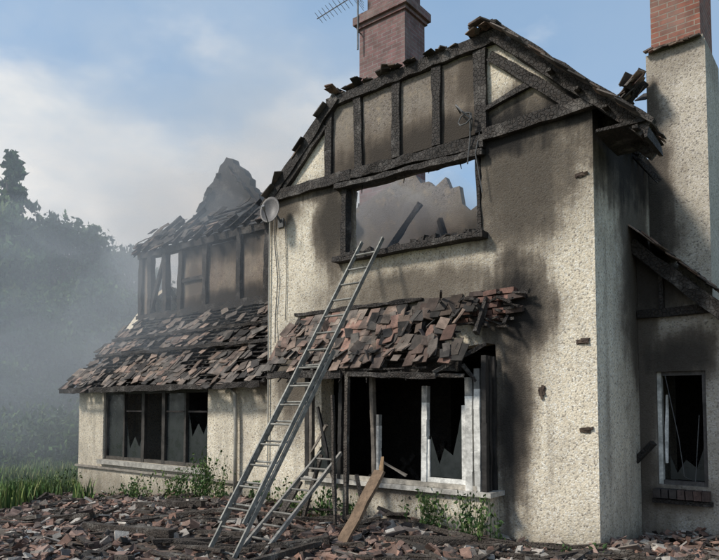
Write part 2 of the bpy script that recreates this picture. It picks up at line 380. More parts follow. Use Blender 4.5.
# bay
wall('bay_base_wall',[(-4.05,-.5),(-1.17,-.5),(-1.17,.56),(-4.05,.56)],[],M_wall,H,.29,'xz',-.3)
mb=MB()
WH=(.72,.70,.65);SC=(.2,.17,.14);BK=(.03,.027,.025)
bx(mb,-4.1,-1.1,-.36,-.003,.563,.62,(.50,.47,.42))
def post(x,w,z1,col,d=.07,y=-.28,lean=0):
    n=6
    for i in range(n):
        z0=.622+(z1-.622)*i/n; zz=.622+(z1-.622)*(i+1)/n
        f=R.uniform(.75,1.05) if col!=BK else 1
        if i==n-1 and col==WH: f=.3
        beam(mb,(x+lean*i/n,y,z0),(x+lean*(i+1)/n,y,zz),w,d,tuple(k*f for k in col),jit=.004,seg=1)
post(-4.0,.08,2.04,BK);post(-3.93,.05,1.9,SC);post(-3.4,.06,2.03,BK,lean=.03);post(-2.8,.055,2.03,SC,lean=-.05);post(-2.74,.04,1.5,WH)
post(-2.03,.075,1.86,WH,lean=.02);post(-1.40,.09,1.95,WH);post(-1.29,.075,2.05,WH);post(-1.2,.06,2.2,BK)
bx(mb,-3.97,-1.3,-.315,-.245,.624,.68,(.42,.38,.32))
bx(mb,-2.0,-1.45,-.30,-.26,.683,.74,WH)
bx(mb,-2.0,-1.95,-.30,-.26,.743,1.2,WH);bx(mb,-1.50,-1.446,-.30,-.26,.743,1.62,WH)
for y in(-.18,-.06): beam(mb,(-1.2,y,.62),(-1.2,y,2.2),.05,.05,BK,jit=.006)
beam(mb,(-3.9,-.33,.95),(-3.6,-.34,1.35),.04,.03,SC,jit=.01);beam(mb,(-3.5,-.34,.64),(-3.75,-.36,1.6),.03,.03,BK,jit=.01)
beam(mb,(-2.72,-.25,.9),(-2.35,-.22,.72),.03,.03,SC,jit=.01)
mesh(mb,'bay_window_frame',M_paint,H)
mb=MB()
def shard(pts,y): mb.poly([(a,y,b) for a,b in pts],[tuple(range(len(pts)))],(0,0,0))
shard([(-1.94,.75),(-1.51,.75),(-1.51,1.55),(-1.56,1.3),(-1.63,1.02),(-1.75,1.1),(-1.82,.9),(-1.94,1.25)],-.28)
shard([(-3.9,.69),(-3.45,.69),(-3.45,.95),(-3.6,.8),(-3.75,1.05),(-3.9,.85)],-.28)
mesh(mb,'broken_panes',M_glass,H)
mb=MB()
for(x,z,w,h) in((-.14,4.17,.13,.05),(-.13,2.32,.14,.05),(-.12,1.35,.14,.06),(-.62,1.77,.06,.14)):
    for i in range(5): box(mb,(x+R.uniform(-.025,.025),-.008,z+R.uniform(-.015,.015)),(w*R.uniform(.4,1),.022,h*R.uniform(.4,1)),Euler((0,R.gauss(0,.3),0)).to_matrix(),R.choice([(.07,.05,.04),(.11,.08,.06)]),jit=.012)
mesh(mb,'wall_scars',M_rub,H)
# verge tiles
mb=MB()
sR=Vector((-1,0,.97)).normalized()
tiles(mb,(.64,-.26,4.47),(0,1,0),sR,.75,2.5,lambda a,b:.95 if a<.75 else .5,TD+TC[:2],mess=.05)
tiles(mb,(-.05,.6,5.08),(0,1,0),sR,1.2,.7,lambda a,b:.5 if b<.8-a*.5+nz2(a,b,8,2)*.3 else .05,TD+TC,mess=.06)
sL=Vector((1,0,.9)).normalized()
tiles(mb,(-5.16,.30,4.84),(0,-1,0),sL,.42,1.95,lambda a,b:.5,TD+TC[1:3],mess=.06)
for i in range(90):
    x=-3.75+2.6*R.random(); s=R.uniform(.4,1)
    box(mb,(x,.05+R.uniform(-.2,.15),6.18+abs(R.gauss(0,.015))+(.04 if x<-3.2 or x>-1.6 else 0)),(.15*s,.2*s,.014),Euler((R.gauss(0,.16),R.gauss(0,.12),R.gauss(0,.5))).to_matrix(),scl(R.choice(TD+TC[:3]),.6,1.2),jit=.01)
for i in range(14):
    box(mb,(-1.2+R.uniform(-.15,.12),-.2+i*.09,6.26+R.uniform(-.02,.03)),(.18,.13,.025),Euler((.1,R.uniform(-.8,.8),R.gauss(0,.2))).to_matrix(),R.choice(TC),jit=.01)
mesh(mb,'gable_verge_tiles',M_tile,H)
mb=MB()
for i in range(14):
    x=-3.6+R.random()*2.3; beam(mb,(x,.05,6.15),(x+R.uniform(-.1,.1),.35+R.random()*.4,6.2+R.random()*.12),.03,.03,jit=.008)
mesh(mb,'roof_lath_stubs',M_char,H)
# main chimney
mb=MB();K=(1,1,1)
bx(mb,-5.04,-4.0,2.2,2.85,2.516,8.74,K);bx(mb,-5.08,-3.96,2.16,2.89,8.74,8.81);bx(mb,-5.13,-3.91,2.11,2.94,8.81,8.96);bx(mb,-5.07,-3.97,2.17,2.88,8.96,9.03)
bx(mb,-4.9,-4.05,2.27,2.78,9.03,9.8)
mesh(mb,'chimney_stack',M_brickA,H)
mb=MB()
mb.poly([(-3.998,2.25,2.6),(-3.1,2.25,2.6),(-3.1,2.25,4.7),(-3.35,2.25,5.2),(-3.998,2.25,5.7),(-3.998,2.85,2.6),(-3.1,2.85,2.6),(-3.1,2.85,4.7),(-3.35,2.85,5.2),(-3.998,2.85,5.7)],[(0,1,2,3,4),(9,8,7,6,5),(1,6,7,2),(2,7,8,3),(3,8,9,4)],K)
mesh(mb,'chimney_breast',brickmat('breast_brick',(),(.13,.11,.105),(.09,.08,.08),(.14,.13,.13)),H)
mb=MB()
for cx in(-4.72,-4.3): tube(mb,[(cx,2.52,9.8),(cx,2.52,10.15)],.13,(.32,.14,.09),12,.11)
mesh(mb,'chimney_pots',M_tile,H)
mb=MB();bx(mb,0.002,.74,2.3,3.3,2.9,6.5);bx(mb,.03,.71,2.33,3.27,6.5,6.58)
mesh(mb,'rendered_stack',M_stack,H)
mb=MB();bx(mb,.06,.68,2.36,3.2,6.58,8.3);bx(mb,.02,.72,2.32,3.24,8.3,8.45)
mesh(mb,'brick_chimney_top',M_brickB,H)
mb=MB()
for i in range(46):
    t=R.random()
    box(mb,(-.02-.75*t,2.2+R.uniform(-.3,.3),6.05-.7*t+R.uniform(-.05,.12)),(.17,.24,.014),Euler((R.gauss(.3,.15),R.gauss(-.75,.2),R.gauss(0,.3))).to_matrix(),scl(R.choice(TD+TC),.7,1.1),jit=.006)
for i in range(10): box(mb,(.05+i*.065,2.27,6.54+R.uniform(-.01,.02)),(.12,.16,.02),Euler((.3,R.gauss(0,.1),0)).to_matrix(),R.choice(TC),jit=.006)
mesh(mb,'stack_shoulder_tiles',M_tile,H)
mb=MB()
for q in range(7): beam(mb,(-.05,1.6+q*.25,4.95),(-.9,1.6+q*.25,5.8+R.uniform(-.3,.2)),.06,.11,jit=.012)
beam(mb,(-.25,1.0,5.25),(-.2,3.2,5.2),.1,.14,jit=.02);beam(mb,(-.8,2.0,5.2),(-.0,2.22,6.1),.07,.1,jit=.02)
mesh(mb,'collapsed_rafters',M_char,H)
# right wing
ow=[(.002,-.7),(3.4,-.7),(3.4,.4),(.002,3.72)]
wall('right_wing_wall',ow,[rect(.2,.76,.64,2.04)],M_right,H,.28,'xz',1.6)
mb=MB();bx(mb,.01,3.4,1.9,5.5,-.5,-.45)
bx(mb,.9,.96,1.9,4.5,0,2.4);bx(mb,.01,2.0,3.5,3.6,0,2.6);bx(mb,.01,1.2,1.89,3.5,2.42,2.5)
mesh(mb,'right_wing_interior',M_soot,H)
mb=MB()
beam(mb,(0.01,1.56,2.78),(1.1,1.56,2.78),.06,.11,jit=.01)
beam(mb,(-.02,1.42,3.66),(3.2,1.42,.56),.05,.16,jit=.012)
beam(mb,(.3,1.57,2.82),(.3,1.57,3.35),.05,.1,jit=.008)
bx(mb,.15,.81,1.50,1.598,.42,.47)
mesh(mb,'right_wing_timbers',M_char,H)
mb=MB();tiles(mb,(3.45,1.34,.52),(0,1,0),Vector((-1,0,.968)),1.0,4.85,lambda a,b:.93 if a<.75 else .6,TD+TC[:3],mess=.05)
mesh(mb,'right_wing_verge_tiles',M_tile,H)
mb=MB();
for (x0,x1,z0,z1) in((.2,.25,.64,2.04),(.71,.76,.64,2.04),(.252,.708,.64,.69),(.252,.708,1.99,2.04)): bx(mb,x0,x1,1.66,1.74,z0,z1,(.66,.64,.58) if x0<.25 else (.10,.09,.085))
beam(mb,(.29,1.67,.9),(.31,1.67,1.75),.03,.03,WH,jit=.006)
mesh(mb,'right_window_frame',M_paint,H)
mb=MB();
for i in range(7): box(mb,(.21+i*.09,1.55,.54),(.08,.17,.11),Euler((0,R.gauss(0,.03),0)).to_matrix(),R.choice([(.1,.07,.06),(.14,.09,.075),(.06,.05,.045)]),jit=.006)
mesh(mb,'brick_window_sill',M_tile,H)
mb=MB()
mb.poly([(.32,1.72,.7),(.70,1.72,.7),(.70,1.72,1.1),(.62,1.72,.85),(.5,1.72,.95),(.4,1.72,.78),(.32,1.72,1.0)],[(0,1,2,3,4,5,6)],K)
mesh(mb,'right_window_glass',M_glass,H)
# left wing
wall('left_wing_wall',[(-11.45,-1.0),(-5.142,-1.0),(-5.142,2.02),(-11.45,2.02)],[rect(-10.44,-6.95,.5,1.93)],M_left,H,.26,'xz',.25)
wall('left_wing_end_wall',[(.512,-1.0),(6,-1.0),(6,2.5),(4.2,4.2),(2.4,4.6),(1.9,4.2),(.512,2.3)],[],M_left,H,.26,'yz',-11.45)
mb=MB()
bx(mb,-11.2,-5.15,.52,.6,2.02,2.06)
bx(mb,-11.1,-5.2,2.6,2.7,-.5,3.3);bx(mb,-11.1,-5.2,.55,5.9,-.5,-.3)
bx(mb,-11.1,-5.2,2.0,4.6,3.4,3.48)
mesh(mb,'left_wing_interior',M_soot,H)
mb=MB()
for i in range(6):
    x=-10.41+i*.685; beam(mb,(x,.33,.5),(x,.33,1.93),.055 if i not in(2,3) else .1,.07,(.05,.045,.04),jit=.004)
bx(mb,-10.42,-6.97,.30,.38,1.865,1.925,(.05,.045,.04));bx(mb,-10.42,-6.97,.30,.38,.505,.57,(.08,.07,.06))
for i in (1,3,4): bx(mb,-10.36+i*.685,-9.8+i*.685,.32,.35,1.5,1.53,(.06,.05,.045))
mesh(mb,'left_window_frame',M_paint,H)
mb=MB()
for i in (0,3): bx(mb,-10.37+i*.685,-9.77+i*.685,.345,.35,.57,1.86)
for i,zt in((1,1.1),(4,1.4)):
    x=-10.37+i*.685; mb.poly([(x,.347,.57),(x+.6,.347,.57),(x+.6,.347,zt),(x+.45,.347,zt-.3),(x+.3,.347,zt-.1),(x+.12,.347,zt-.35),(x,.347,zt+.2)],[(0,1,2,3,4,5,6)],K)
mesh(mb,'left_window_panes',M_glass,H)
mb=MB();bx(mb,-10.5,-6.9,.15,.249,.41,.50,(.36,.34,.30));bx(mb,-11.5,-5.15,.20,.249,.30,.345,(.3,.27,.23))
mesh(mb,'left_window_sill',M_stone,H)
ro=Vector((-11.6,-.08,1.98));rs=Vector((0,1.7,1.72))
mb=MB()
def keepL(a,b):
    k=.86
    if .3<b<.45+nz2(a,0,6,5)*.12: k=.10
    if .60<b<.72+nz2(a,3,6,5)*.1: k=.2
    if nz2(a,b,6,9)>.02 : k=.2
    if b>.75: k=.22
    if b<.08: k=.6
    return k
tiles(mb,ro,(1,0,0),rs,6.4,2.35,keepL,TC[:6]+TD+TD,mess=.09)
mesh(mb,'left_roof_tiles',M_tile,H)
mb=MB()
for i in range(17): beam(mb,(-11.5+i*.39,0,1.97),(-11.5+i*.39,1.62,3.6),.05,.09,jit=.006)
for q in range(22): 
    t=q/21; beam(mb,(-11.6,-.05+1.62*t,2.0+1.64*t+.0),(-5.15,-.05+1.62*t,2.0+1.64*t),.035,.02,jit=.006)
for t in(.42,.66): beam(mb,(-11.3,-.14+1.62*t,2.05+1.64*t),(-5.3,-.14+1.62*t,2.06+1.64*t),.05,.06,jit=.012)
beam(mb,(-11.6,-.12,1.94),(-5.2,-.12,1.96),.03,.10,jit=.014)
mb.poly([(-11.4,.15,2.0),(-5.15,.15,2.0),(-5.15,1.65,3.5),(-11.4,1.65,3.5)],[(0,1,2,3)],K)
mesh(mb,'left_roof_rafters',M_char,H)
mb=MB()
U=[-11.2,-10.8,-10.2,-9.65,-8.78,-7.66,-6.84,-6.0,-5.3]
for i,x in enumerate(U): beam(mb,(x,1.6,3.6),(x+R.uniform(-.04,.04),1.6,5.2),.14,.14,jit=.014)
beam(mb,(-11.3,1.6,3.68),(-5.0,1.6,3.72),.16,.16,jit=.014);beam(mb,(-11.3,1.6,5.2),(-5.0,1.6,5.15),.16,.16,jit=.016)
beam(mb,(-10.8,1.58,3.8),(-10.25,1.58,5.1),.08,.1,jit=.01);beam(mb,(-9.6,1.58,4.4),(-8.8,1.58,4.4),.07,.08,jit=.01)
for i in range(16):
    x=-11.2+i*.39;t=R.uniform(.25,.8) if i>5 else R.uniform(.7,1.25); beam(mb,(x,1.35,5.2),(x+R.uniform(-.1,.1),1.35+.95*t,5.2+.95*t),.06,.1,jit=.01)
for i in range(6): beam(mb,(-11.25+R.random(),1.5+i*.15,5.3+i*.14),(-7.0+R.uniform(-1.5,1.5)-i*.3,1.5+i*.15,5.3+i*.14),.05,.03,jit=.012)
for i in range(30):
    x=R.uniform(-11,-5.6);y=R.uniform(2,4.5);beam(mb,(x,y,3.5),(x+R.uniform(-.8,.8),y+R.uniform(-.5,.5),4.4+R.random()*1.7),.07,.08,jit=.012)
mesh(mb,'left_upper_timbers',M_char,H)
mb=MB()
for a,b,z0,z1 in((-9.58,-8.86,3.77,5.1),(-8.7,-7.74,3.77,5.05),(-7.58,-6.92,3.77,5.1),(-6.76,-6.08,3.77,5.1),(-11.12,-10.88,3.77,5.1),(-5.9,-5.4,3.77,5.1)):
    bx(mb,a,b,1.6,1.64,z0,z1)
M_p2=pebble('scorched_panel',[((-8.6,1.6,5.2),(4,1,.7),.95),((-8.2,1.6,3.8),(3,1,.4),.9),((-9.2,1.6,4.4),(.5,1,.9),.6)],(.20,.155,.12),.6,False)
mesh(mb,'left_upper_panels',M_p2,H)
mb=MB();bx(mb,-11.1,-5.2,3.0,3.1,3.5,5.4);mesh(mb,'left_upper_partition',M_soot,H)
mb=MB()
tiles(mb,(-11.4,1.28,5.16),(1,0,0),(0,1,.98),6.2,1.3,lambda a,b:(.36 if b<(.9 if a<.4 else .25)-abs(nz2(a,b,8,4))*1.3 else .03),TD+TD+TC[1:4],mess=.12,dark=lambda a,b:.65)
mesh(mb,'left_upper_tiles',M_tile,H)
wall('burnt_gable_remnant',rag((-11.4,4.2),(-11.3,6.3),.05)+rag((-11.3,6.35),(-10.9,7.1),.05,.14)+rag((-10.85,7.15),(-10.1,7.85),.06,.13)+rag((-10.0,7.8),(-9.4,7.3),.06,.13)+rag((-9.35,7.2),(-8.4,6.0),.07,.13)+rag((-8.3,5.9),(-8.2,4.2),.05),[],M_char,H,.2,'xz',3.2)
mb=MB();tiles(mb,(-11.35,3.1,6.35),(0,1,0),(1.3,0,1.45),.5,1.6,lambda a,b:.6,TD,mess=.08);tiles(mb,(-8.5,3.6,6.1),(0,-1,0),(-1.3,0,1.35),.5,1.9,lambda a,b:.5,TD,mess=.08)
mesh(mb,'remnant_tiles',M_tile,H)
mb=MB()
def onwall(px,v): 
    t=(px-360)/640; return (t*(6.9+.782*v)-2.57-.623*v)/(.782+.623*t)
dx=onwall(237,.2)
tube(mb,[(dx-.25,.19,1.86),(dx-.12,.17,1.9),(dx,.17,1.8),(dx+.02,.17,1.2),(dx+.02,.17,-.1)],.035,(.33,.31,.27),8)
mesh(mb,'drain_pipe',M_plas,H,True)
mb=MB()
tube(mb,[(-4.95,-.02,4.9),(-5.0,-.02,4.3),(-4.9,-.03,3.6),(-4.96,-.02,3.0),(-4.93,-.05,2.6)],.008)
tube(mb,[(-4.75,-.02,4.5),(-4.72,-.02,3.6),(-4.74,-.02,2.95)],.006)
tube(mb,[(-5.09,-.03,4.8),(-5.1,-.03,3.2),(-5.1,-.03,.2)],.012,(.4,.38,.33))
tube(mb,[(-1.5,-.15,5.2)]+[(-1.5+.1*math.sin(i*.9),-.16+.04*math.cos(i),5.15+.09*math.cos(i*.9)) for i in range(9)]+[(-1.45,-.12,4.9),(-1.5,-.1,4.6)],.009)
tube(mb,[(-1.62,-.05,5.3),(-1.6,-.2,5.34),(-1.5,-.22,5.22),(-1.4,-.15,5.12),(-1.45,-.1,5.0)],.012)
tube(mb,[(-1.35,-.05,5.0),(-1.38,-.12,4.7),(-1.3,-.1,4.2)],.007)
tube(mb,[(.3,1.64,2.0),(.45,1.6,1.2),(.5,1.6,.75),(.62,1.6,.7),(.68,1.6,1.5)],.005)
mesh(mb,'dangling_cables',M_plas,H)
# satellite dish
A=empty('satellite_dish');mb=MB()
c=Vector((-4.86,-.22,4.62));ax=Vector((.35,-.85,.25)).normalized();a1=ax.cross(Vector((0,0,1))).normalized();a2=a1.cross(ax)
rings=6;n=20;vs=[c]
for r in range(1,rings+1):
    rr=r/rings
    for j in range(n):
        t=2*math.pi*j/n;vs.append(c+a1*math.cos(t)*.16*rr+a2*math.sin(t)*.23*rr+ax*.06*rr*rr)
fs=[(0,1+j,1+(j+1)%n) for j in range(n)]
for r in range(rings-1):
    for j in range(n):
        k=(j+1)%n;fs.append((1+r*n+j,1+(r+1)*n+j,1+(r+1)*n+k,1+r*n+k))
mb.poly(vs,fs,(.13,.12,.115));o=mesh(mb,'dish_reflector',M_plas,A,True)
so=o.modifiers.new('s','SOLIDIFY');so.thickness=.008
mb=MB();tube(mb,[c-ax*.01,c-ax*.06+Vector((0,.08,0)),(-4.86,-.01,4.5)],.018,(.1,.1,.1));tube(mb,[c-a2*.22+ax*.06,c+ax*.26-a2*.1],.01,(.12,.12,.12));tube(mb,[c+ax*.24-a2*.1,c+ax*.3-a2*.08],.025,(.2,.2,.2),10)
bx(mb,-4.92,-4.80,-.02,-.001,4.42,4.56,(.1,.1,.1));mesh(mb,'dish_bracket',M_plas,A)
# tv antenna
A=empty('tv_antenna');mb=MB()
tube(mb,[(-5.0,2.1,8.3),(-5.0,2.1,9.45)],.016,(.2,.2,.2))
b0=Vector((-4.95,2.1,9.40)); bd=Vector((-1.0,.10,.0)).normalized();b1=b0+bd*1.2
tube(mb,[b0,b1],.010,(.18,.18,.18))
el=Vector((.10,1.0,-.55)).normalized()
for i in range(11):
    q=b0+bd*(.1+.105*i); L=.16-.004*i; tube(mb,[q-el*L,q+el*L],.005,(.2,.2,.2))
for s in(-1,1):
    for k in range(4): 
        q=b0+bd*.04+Vector((0,0,.05+.05*k))*s; tube(mb,[q-el*.17,q+el*.17],.004,(.2,.2,.2))
tube(mb,[(-5.0,2.2,8.65),(-5.0,2.1,8.65)],.012,(.2,.2,.2));mesh(mb,'yagi_aerial',M_metal,A)
# ladders
def ladder(name,base,top,w,mat,rung=.27,sw=.022,sh=.05,col=(.235,.23,.205),ext=None):
    A=empty(name);mb=MB();base=Vector(base);top=Vector(top);d=(top-base);L=d.length;d.normalize()
    def sec(b,t,ww,off):
        nrm=Vector((0,-d.z,d.y)).normalized()
        for s in(-1,1): 
            o=Vector((s*ww/2,0,0))+nrm*off; beam(mb,b+o,t+o,sw,sh,scl(col,.9,1.1),jit=.0015,seg=12)
        l=(t-b).length;k=.15
        while k<l-.08:
            p=b+d*k+nrm*off; tube(mb,[p-Vector((ww/2,0,0)),p+Vector((ww/2,0,0))],.014,scl(col,.6,.95),6);k+=rung
    if ext:
        sec(base,base+d*L*ext,w,0);sec(base+d*L*.10,top,w-.06,.055)
    else: sec(base,top,w,0)
    mesh(mb,'stiles_and_rungs',mat,A);return A
bz=gz(-3.05,-2.6)
ladder('extension_ladder',(-3.08,-2.66,bz-.02),(-2.93,-.12,3.84),.42,M_metal,ext=.6)
ladder('wooden_ladder',(-3.0,-2.35,gz(-3,-2.35)),(-3.45,-.42,.98),.36,M_wood,.24,.03,.05,(.25,.235,.21))
A=empty('leaning_plank');mb=MB()
def cw(px,D,z): x,y=cam2w(px,D);return(x,y,z)
beam(mb,cw(338,7.05,.02),cw(380,7.45,.86),.17,.035,(.17,.115,.075),jit=.008)
beam(mb,cw(381,7.44,.82),cw(383,7.5,1.02),.07,.03,(.28,.18,.1),jit=.006,taper=.5);mesh(mb,'plank',M_wood,A)
A=empty('charred_props');mb=MB()
beam(mb,cw(346,7.9,.0),cw(348,8.35,2.1),.05,.05,jit=.005)
beam(mb,cw(336,7.8,.0),cw(333,8.3,1.75),.04,.04,jit=.005);beam(mb,cw(372,7.4,.0),cw(357,8.0,.75),.05,.04,jit=.006)
beam(mb,cw(300,8.3,0),cw(322,8.7,.95),.05,.04,jit=.006);beam(mb,cw(270,8.0,0),cw(300,8.6,.6),.1,.03,jit=.006)
mesh(mb,'poles',M_char2,A)
# rubble
RC=[(.24,.15,.115),(.20,.13,.10),(.27,.185,.15),(.17,.12,.10),(.15,.115,.10),(.12,.10,.09),(.24,.205,.175),(.35,.31,.27),(.05,.045,.04),(.24,.145,.11),(.44,.40,.35),(.26,.155,.115)]
mb=MB()
def rpiece(x,y,zadd,s=1):
    z=gz(x,y)+zadd
    L=R.choice([.08,.12,.16,.22])*s*R.uniform(.7,1.1);w=.15*s*R.uniform(.4,1)
    tl=R.choice([.12,.3,.6])
    box(mb,(x,y,z+.015),(w,L,R.choice([.014,.014,.018,.05])*s),Euler((R.gauss(0,tl),R.gauss(0,tl),R.uniform(0,6.28))).to_matrix(),scl(R.choice(RC),.6,1.2),jit=.015*s)
cnt=0
while cnt<18000:
    x=R.uniform(-15,4.5);y=R.uniform(-6,.2)
    if -4.1<x<-1.1 and y>-.35: continue
    d=(.3-y)
    nn=noise.noise(Vector((x*.9,y*.9,1)))
    if R.random()>math.exp(-max(0,d-2.5)/2.2)*(.55+1.3*nn): continue
    if (x<-8 and R.random()<(-8-x)/4.5): continue
    rpiece(x,y,abs(R.gauss(0,.03)),R.choice([1,.7,.5,.35,.25]));cnt+=1
for i in range(1500):
    x=R.uniform(.1,4.5);y=R.uniform(-.2,1.5); rpiece(x,y,abs(R.gauss(0,.04)),R.choice([.8,.6,.4]))
for i in range(420):
    x=R.uniform(-11,3);y=-abs(R.gauss(0,1.6))-.35
    box(mb,(x,y,gz(x,y)+.04),(R.uniform(.06,.18),.09,.06),Euler((R.gauss(0,.5),R.gauss(0,.5),R.uniform(0,6))).to_matrix(),scl(R.choice(RC),.6,1.1),jit=.018)
mesh(mb,'roof_tile_rubble',M_rub)
mb=MB()
for i in range(300):
    x=R.uniform(-11,3);y=-abs(R.gauss(0,1.9))-.3;a=R.uniform(0,6.28) if R.random()<.5 else R.gauss(0,.4);L=R.uniform(.2,1.4)
    x2=x+math.cos(a)*L;y2=y+math.sin(a)*L
    if y2>-.35: y2=-.4
    beam(mb,(x,y,gz(x,y)+.05),(x2,y2,gz(x2,y2)+.05+R.random()*.1),R.uniform(.02,.08),R.uniform(.02,.05),jit=.007)
for (p0,D0,p1,D1,w) in((90,8.2,175,7.6,.13),(20,9.0,95,8.6,.1),(250,7.1,330,7.0,.09),(140,9.6,205,9.2,.1),(395,7.0,470,6.85,.1)):
    x,y=cam2w(p0,D0);x2,y2=cam2w(p1,D1);beam(mb,(x,y,gz(x,y)+.1),(x2,y2,gz(x2,y2)+.12),w,w*.7,jit=.012)
mesh(mb,'charred_timber_debris',M_char2)
# vegetation
LG=[(.05,.09,.03),(.065,.115,.035),(.04,.07,.024),(.085,.125,.04),(.055,.095,.03)]
def leafq(mb,p,s,col):
    e=Euler((R.uniform(0,6.28),R.uniform(0,6.28),R.uniform(0,6.28))).to_matrix()
    a=e@Vector((s,0,0));b=e@Vector((0,s*.55,0));q=e@Vector((0,0,s*.15))
    mb.poly([p-a,p-b+q,p+a,p+b+q],[(0,1,2,3)],col)
def treemesh(seed,h,cr,nl,conifer=False,ls=.16):
    R.seed(seed);lf=MB();tk=MB()
    pts=[Vector((0,0,-.5))]
    for i in range(1,7): pts.append(Vector((R.gauss(0,.12)*i*.4,R.gauss(0,.12)*i*.4,h*.9*i/6)))
    tube(tk,pts,h*.022,(.09,.07,.05),8,h*.004)
    cl=[]
    if conifer:
        for i in range(90):
            t=i/90; z=h*(.12+.88*t);r=cr*(1-t)**.8*R.uniform(.4,1.2);a=R.uniform(0,6.28)
            e=Vector((math.cos(a)*r,math.sin(a)*r,z-r*.18)); s=Vector((0,0,z)); tube(tk,[s,e],.04,(.08,.06,.05),4,.01)
            for k in(.35,.6,.85,1): cl.append((s.lerp(e,k),.25*cr*.5*(1.2-t*.6)))
    else:
        for i in range(46):
            th=R.uniform(0,6.28);u=R.uniform(-.7,1);rr=math.sqrt(max(0,1-u*u))*R.uniform(.55,1.15)
            e=Vector((math.cos(th)*rr*cr,math.sin(th)*rr*cr,h*.6+u*h*.38))
            b=pts[R.randint(2,5)]; mid=b.lerp(e,.5)+Vector((0,0,-.2))
            tube(tk,[b,mid,e],h*.008,(.09,.07,.05),5,.012)
            cl.append((e,cr*R.uniform(.15,.34)))
            cl.append((mid+Vector((R.gauss(0,.4),R.gauss(0,.4),R.gauss(0,.3))),cr*R.uniform(.15,.3)))
    tot=sum(c[1]**2 for c in cl)
    for c,r in cl:
        sh=R.uniform(.5,1.6);base=R.choice(LG)
        for k in range(int(nl*r*r/tot)+1):
            d=Vector((R.gauss(0,1),R.gauss(0,1),R.gauss(0,.7)));d=d.normalized()*r*R.random()**.45
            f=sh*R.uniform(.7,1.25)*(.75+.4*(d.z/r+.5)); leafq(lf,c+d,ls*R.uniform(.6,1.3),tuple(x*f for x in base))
    return lf,tk
def mkmesh(mb,name,mat):
    o=mesh(mb,name,mat);me=o.data;bpy.data.objects.remove(o);return me
TM=[]
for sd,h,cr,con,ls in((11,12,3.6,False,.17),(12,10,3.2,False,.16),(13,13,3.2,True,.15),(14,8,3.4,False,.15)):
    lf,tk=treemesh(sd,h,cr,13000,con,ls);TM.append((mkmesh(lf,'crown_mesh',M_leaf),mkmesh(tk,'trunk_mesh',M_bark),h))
R.seed(99)
def plant_tree(name,px,D,H_,k,xy=None):
    x,y=xy if xy else cam2w(px,D)
    A=empty(name);A.location=(x,y,gz(x,y)-.1);s=H_/TM[k][2];A.scale=(s*R.uniform(.9,1.1),s*R.uniform(.9,1.1),s);A.rotation_euler=(0,0,R.uniform(0,6.28))
    link(bpy.data.objects.new('crown',TM[k][0]),A);link(bpy.data.objects.new('trunk',TM[k][1]),A)
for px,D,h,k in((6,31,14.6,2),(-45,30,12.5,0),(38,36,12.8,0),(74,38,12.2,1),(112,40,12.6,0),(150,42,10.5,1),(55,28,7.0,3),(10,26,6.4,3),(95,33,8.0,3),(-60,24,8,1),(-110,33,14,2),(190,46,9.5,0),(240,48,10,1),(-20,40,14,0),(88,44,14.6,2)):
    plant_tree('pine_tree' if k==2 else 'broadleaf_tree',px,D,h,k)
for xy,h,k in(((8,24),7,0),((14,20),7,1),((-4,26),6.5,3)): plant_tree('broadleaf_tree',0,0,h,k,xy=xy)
mb=MB()
for i in range(150):
    px=R.uniform(-120,150);D=R.uniform(20,27);x,y=cam2w(px,D)
    if x>-13 and y<8 : continue
    r=R.uniform(.6,1.3);sh=R.uniform(.6,1.6);b=R.choice(LG);zc=gz(x,y)+R.uniform(.0,1.4)
    for k in range(190):
        d=Vector((R.gauss(0,1),R.gauss(0,1),R.gauss(0,.8))).normalized()*r*R.random()**.45
        f=sh*R.uniform(.7,1.3);leafq(mb,Vector((x,y,zc))+d,.10*R.uniform(.6,1.3),tuple(q*f for q in b))
mesh(mb,'undergrowth',M_leaf)
mb=MB()
def blade(x,y,h,col,w=.012,lean=.4):
    z=gz(x,y);a=R.uniform(0,6.28);l=h*R.uniform(.1,lean);dx,dy=math.cos(a)*l,math.sin(a)*l;px_,py_=-math.sin(a)*w,math.cos(a)*w
    mb.poly([(x-px_,y-py_,z-.02),(x+px_,y+py_,z-.02),(x+dx*.4+px_*.8,y+dy*.4+py_*.8,z+h*.6),(x+dx*.4-px_*.8,y+dy*.4-py_*.8,z+h*.6),(x+dx,y+dy,z+h)],[(0,1,2,3),(3,2,4)],col)
for i in range(28000):
    px=R.uniform(-120,95);D=R.uniform(10,22);x,y=cam2w(px,D)
    if x>-11.7 and y>-.9 : continue
    if x>-9.2-1.8*noise.noise(Vector((x,y,0))) : continue
    blade(x,y,R.uniform(.10,.42)*(1+.8*noise.noise(Vector((x*.5,y*.5,5)))),scl(R.choice(LG+[(.16,.19,.06),(.12,.19,.05),(.2,.2,.09)]),1.1,2.1),.016)
mesh(mb,'grass',M_leaf)
def weed(px,D,h,n,sp,name='weed_plant'):
    global mb
    mb=MB();cx,cy=cam2w(px,D)
    for i in range(n):
        x=cx+R.gauss(0,sp);y=cy+R.gauss(0,sp*.5);y=min(y,.1 if x<-5.2 else -.45);z=gz(x,y);hh=h*R.uniform(.5,1.1);a=R.uniform(0,6.28);l=hh*.25
        top=Vector((x+math.cos(a)*l,y+math.sin(a)*l,z+hh));b=Vector((x,y,z-.03));tube(mb,[b,b.lerp(top,.5)+Vector((0,0,.03)),top],.005,(.06,.10,.03),4,.002)
        col=R.choice(LG+[(.11,.14,.05)])
        for k in range(14):
            q=b.lerp(top,R.uniform(.2,1))+Vector((R.gauss(0,.035),R.gauss(0,.035),0));leafq(mb,q,R.uniform(.018,.04),scl(col,.9,1.6))
    mesh(mb,name,M_leaf)
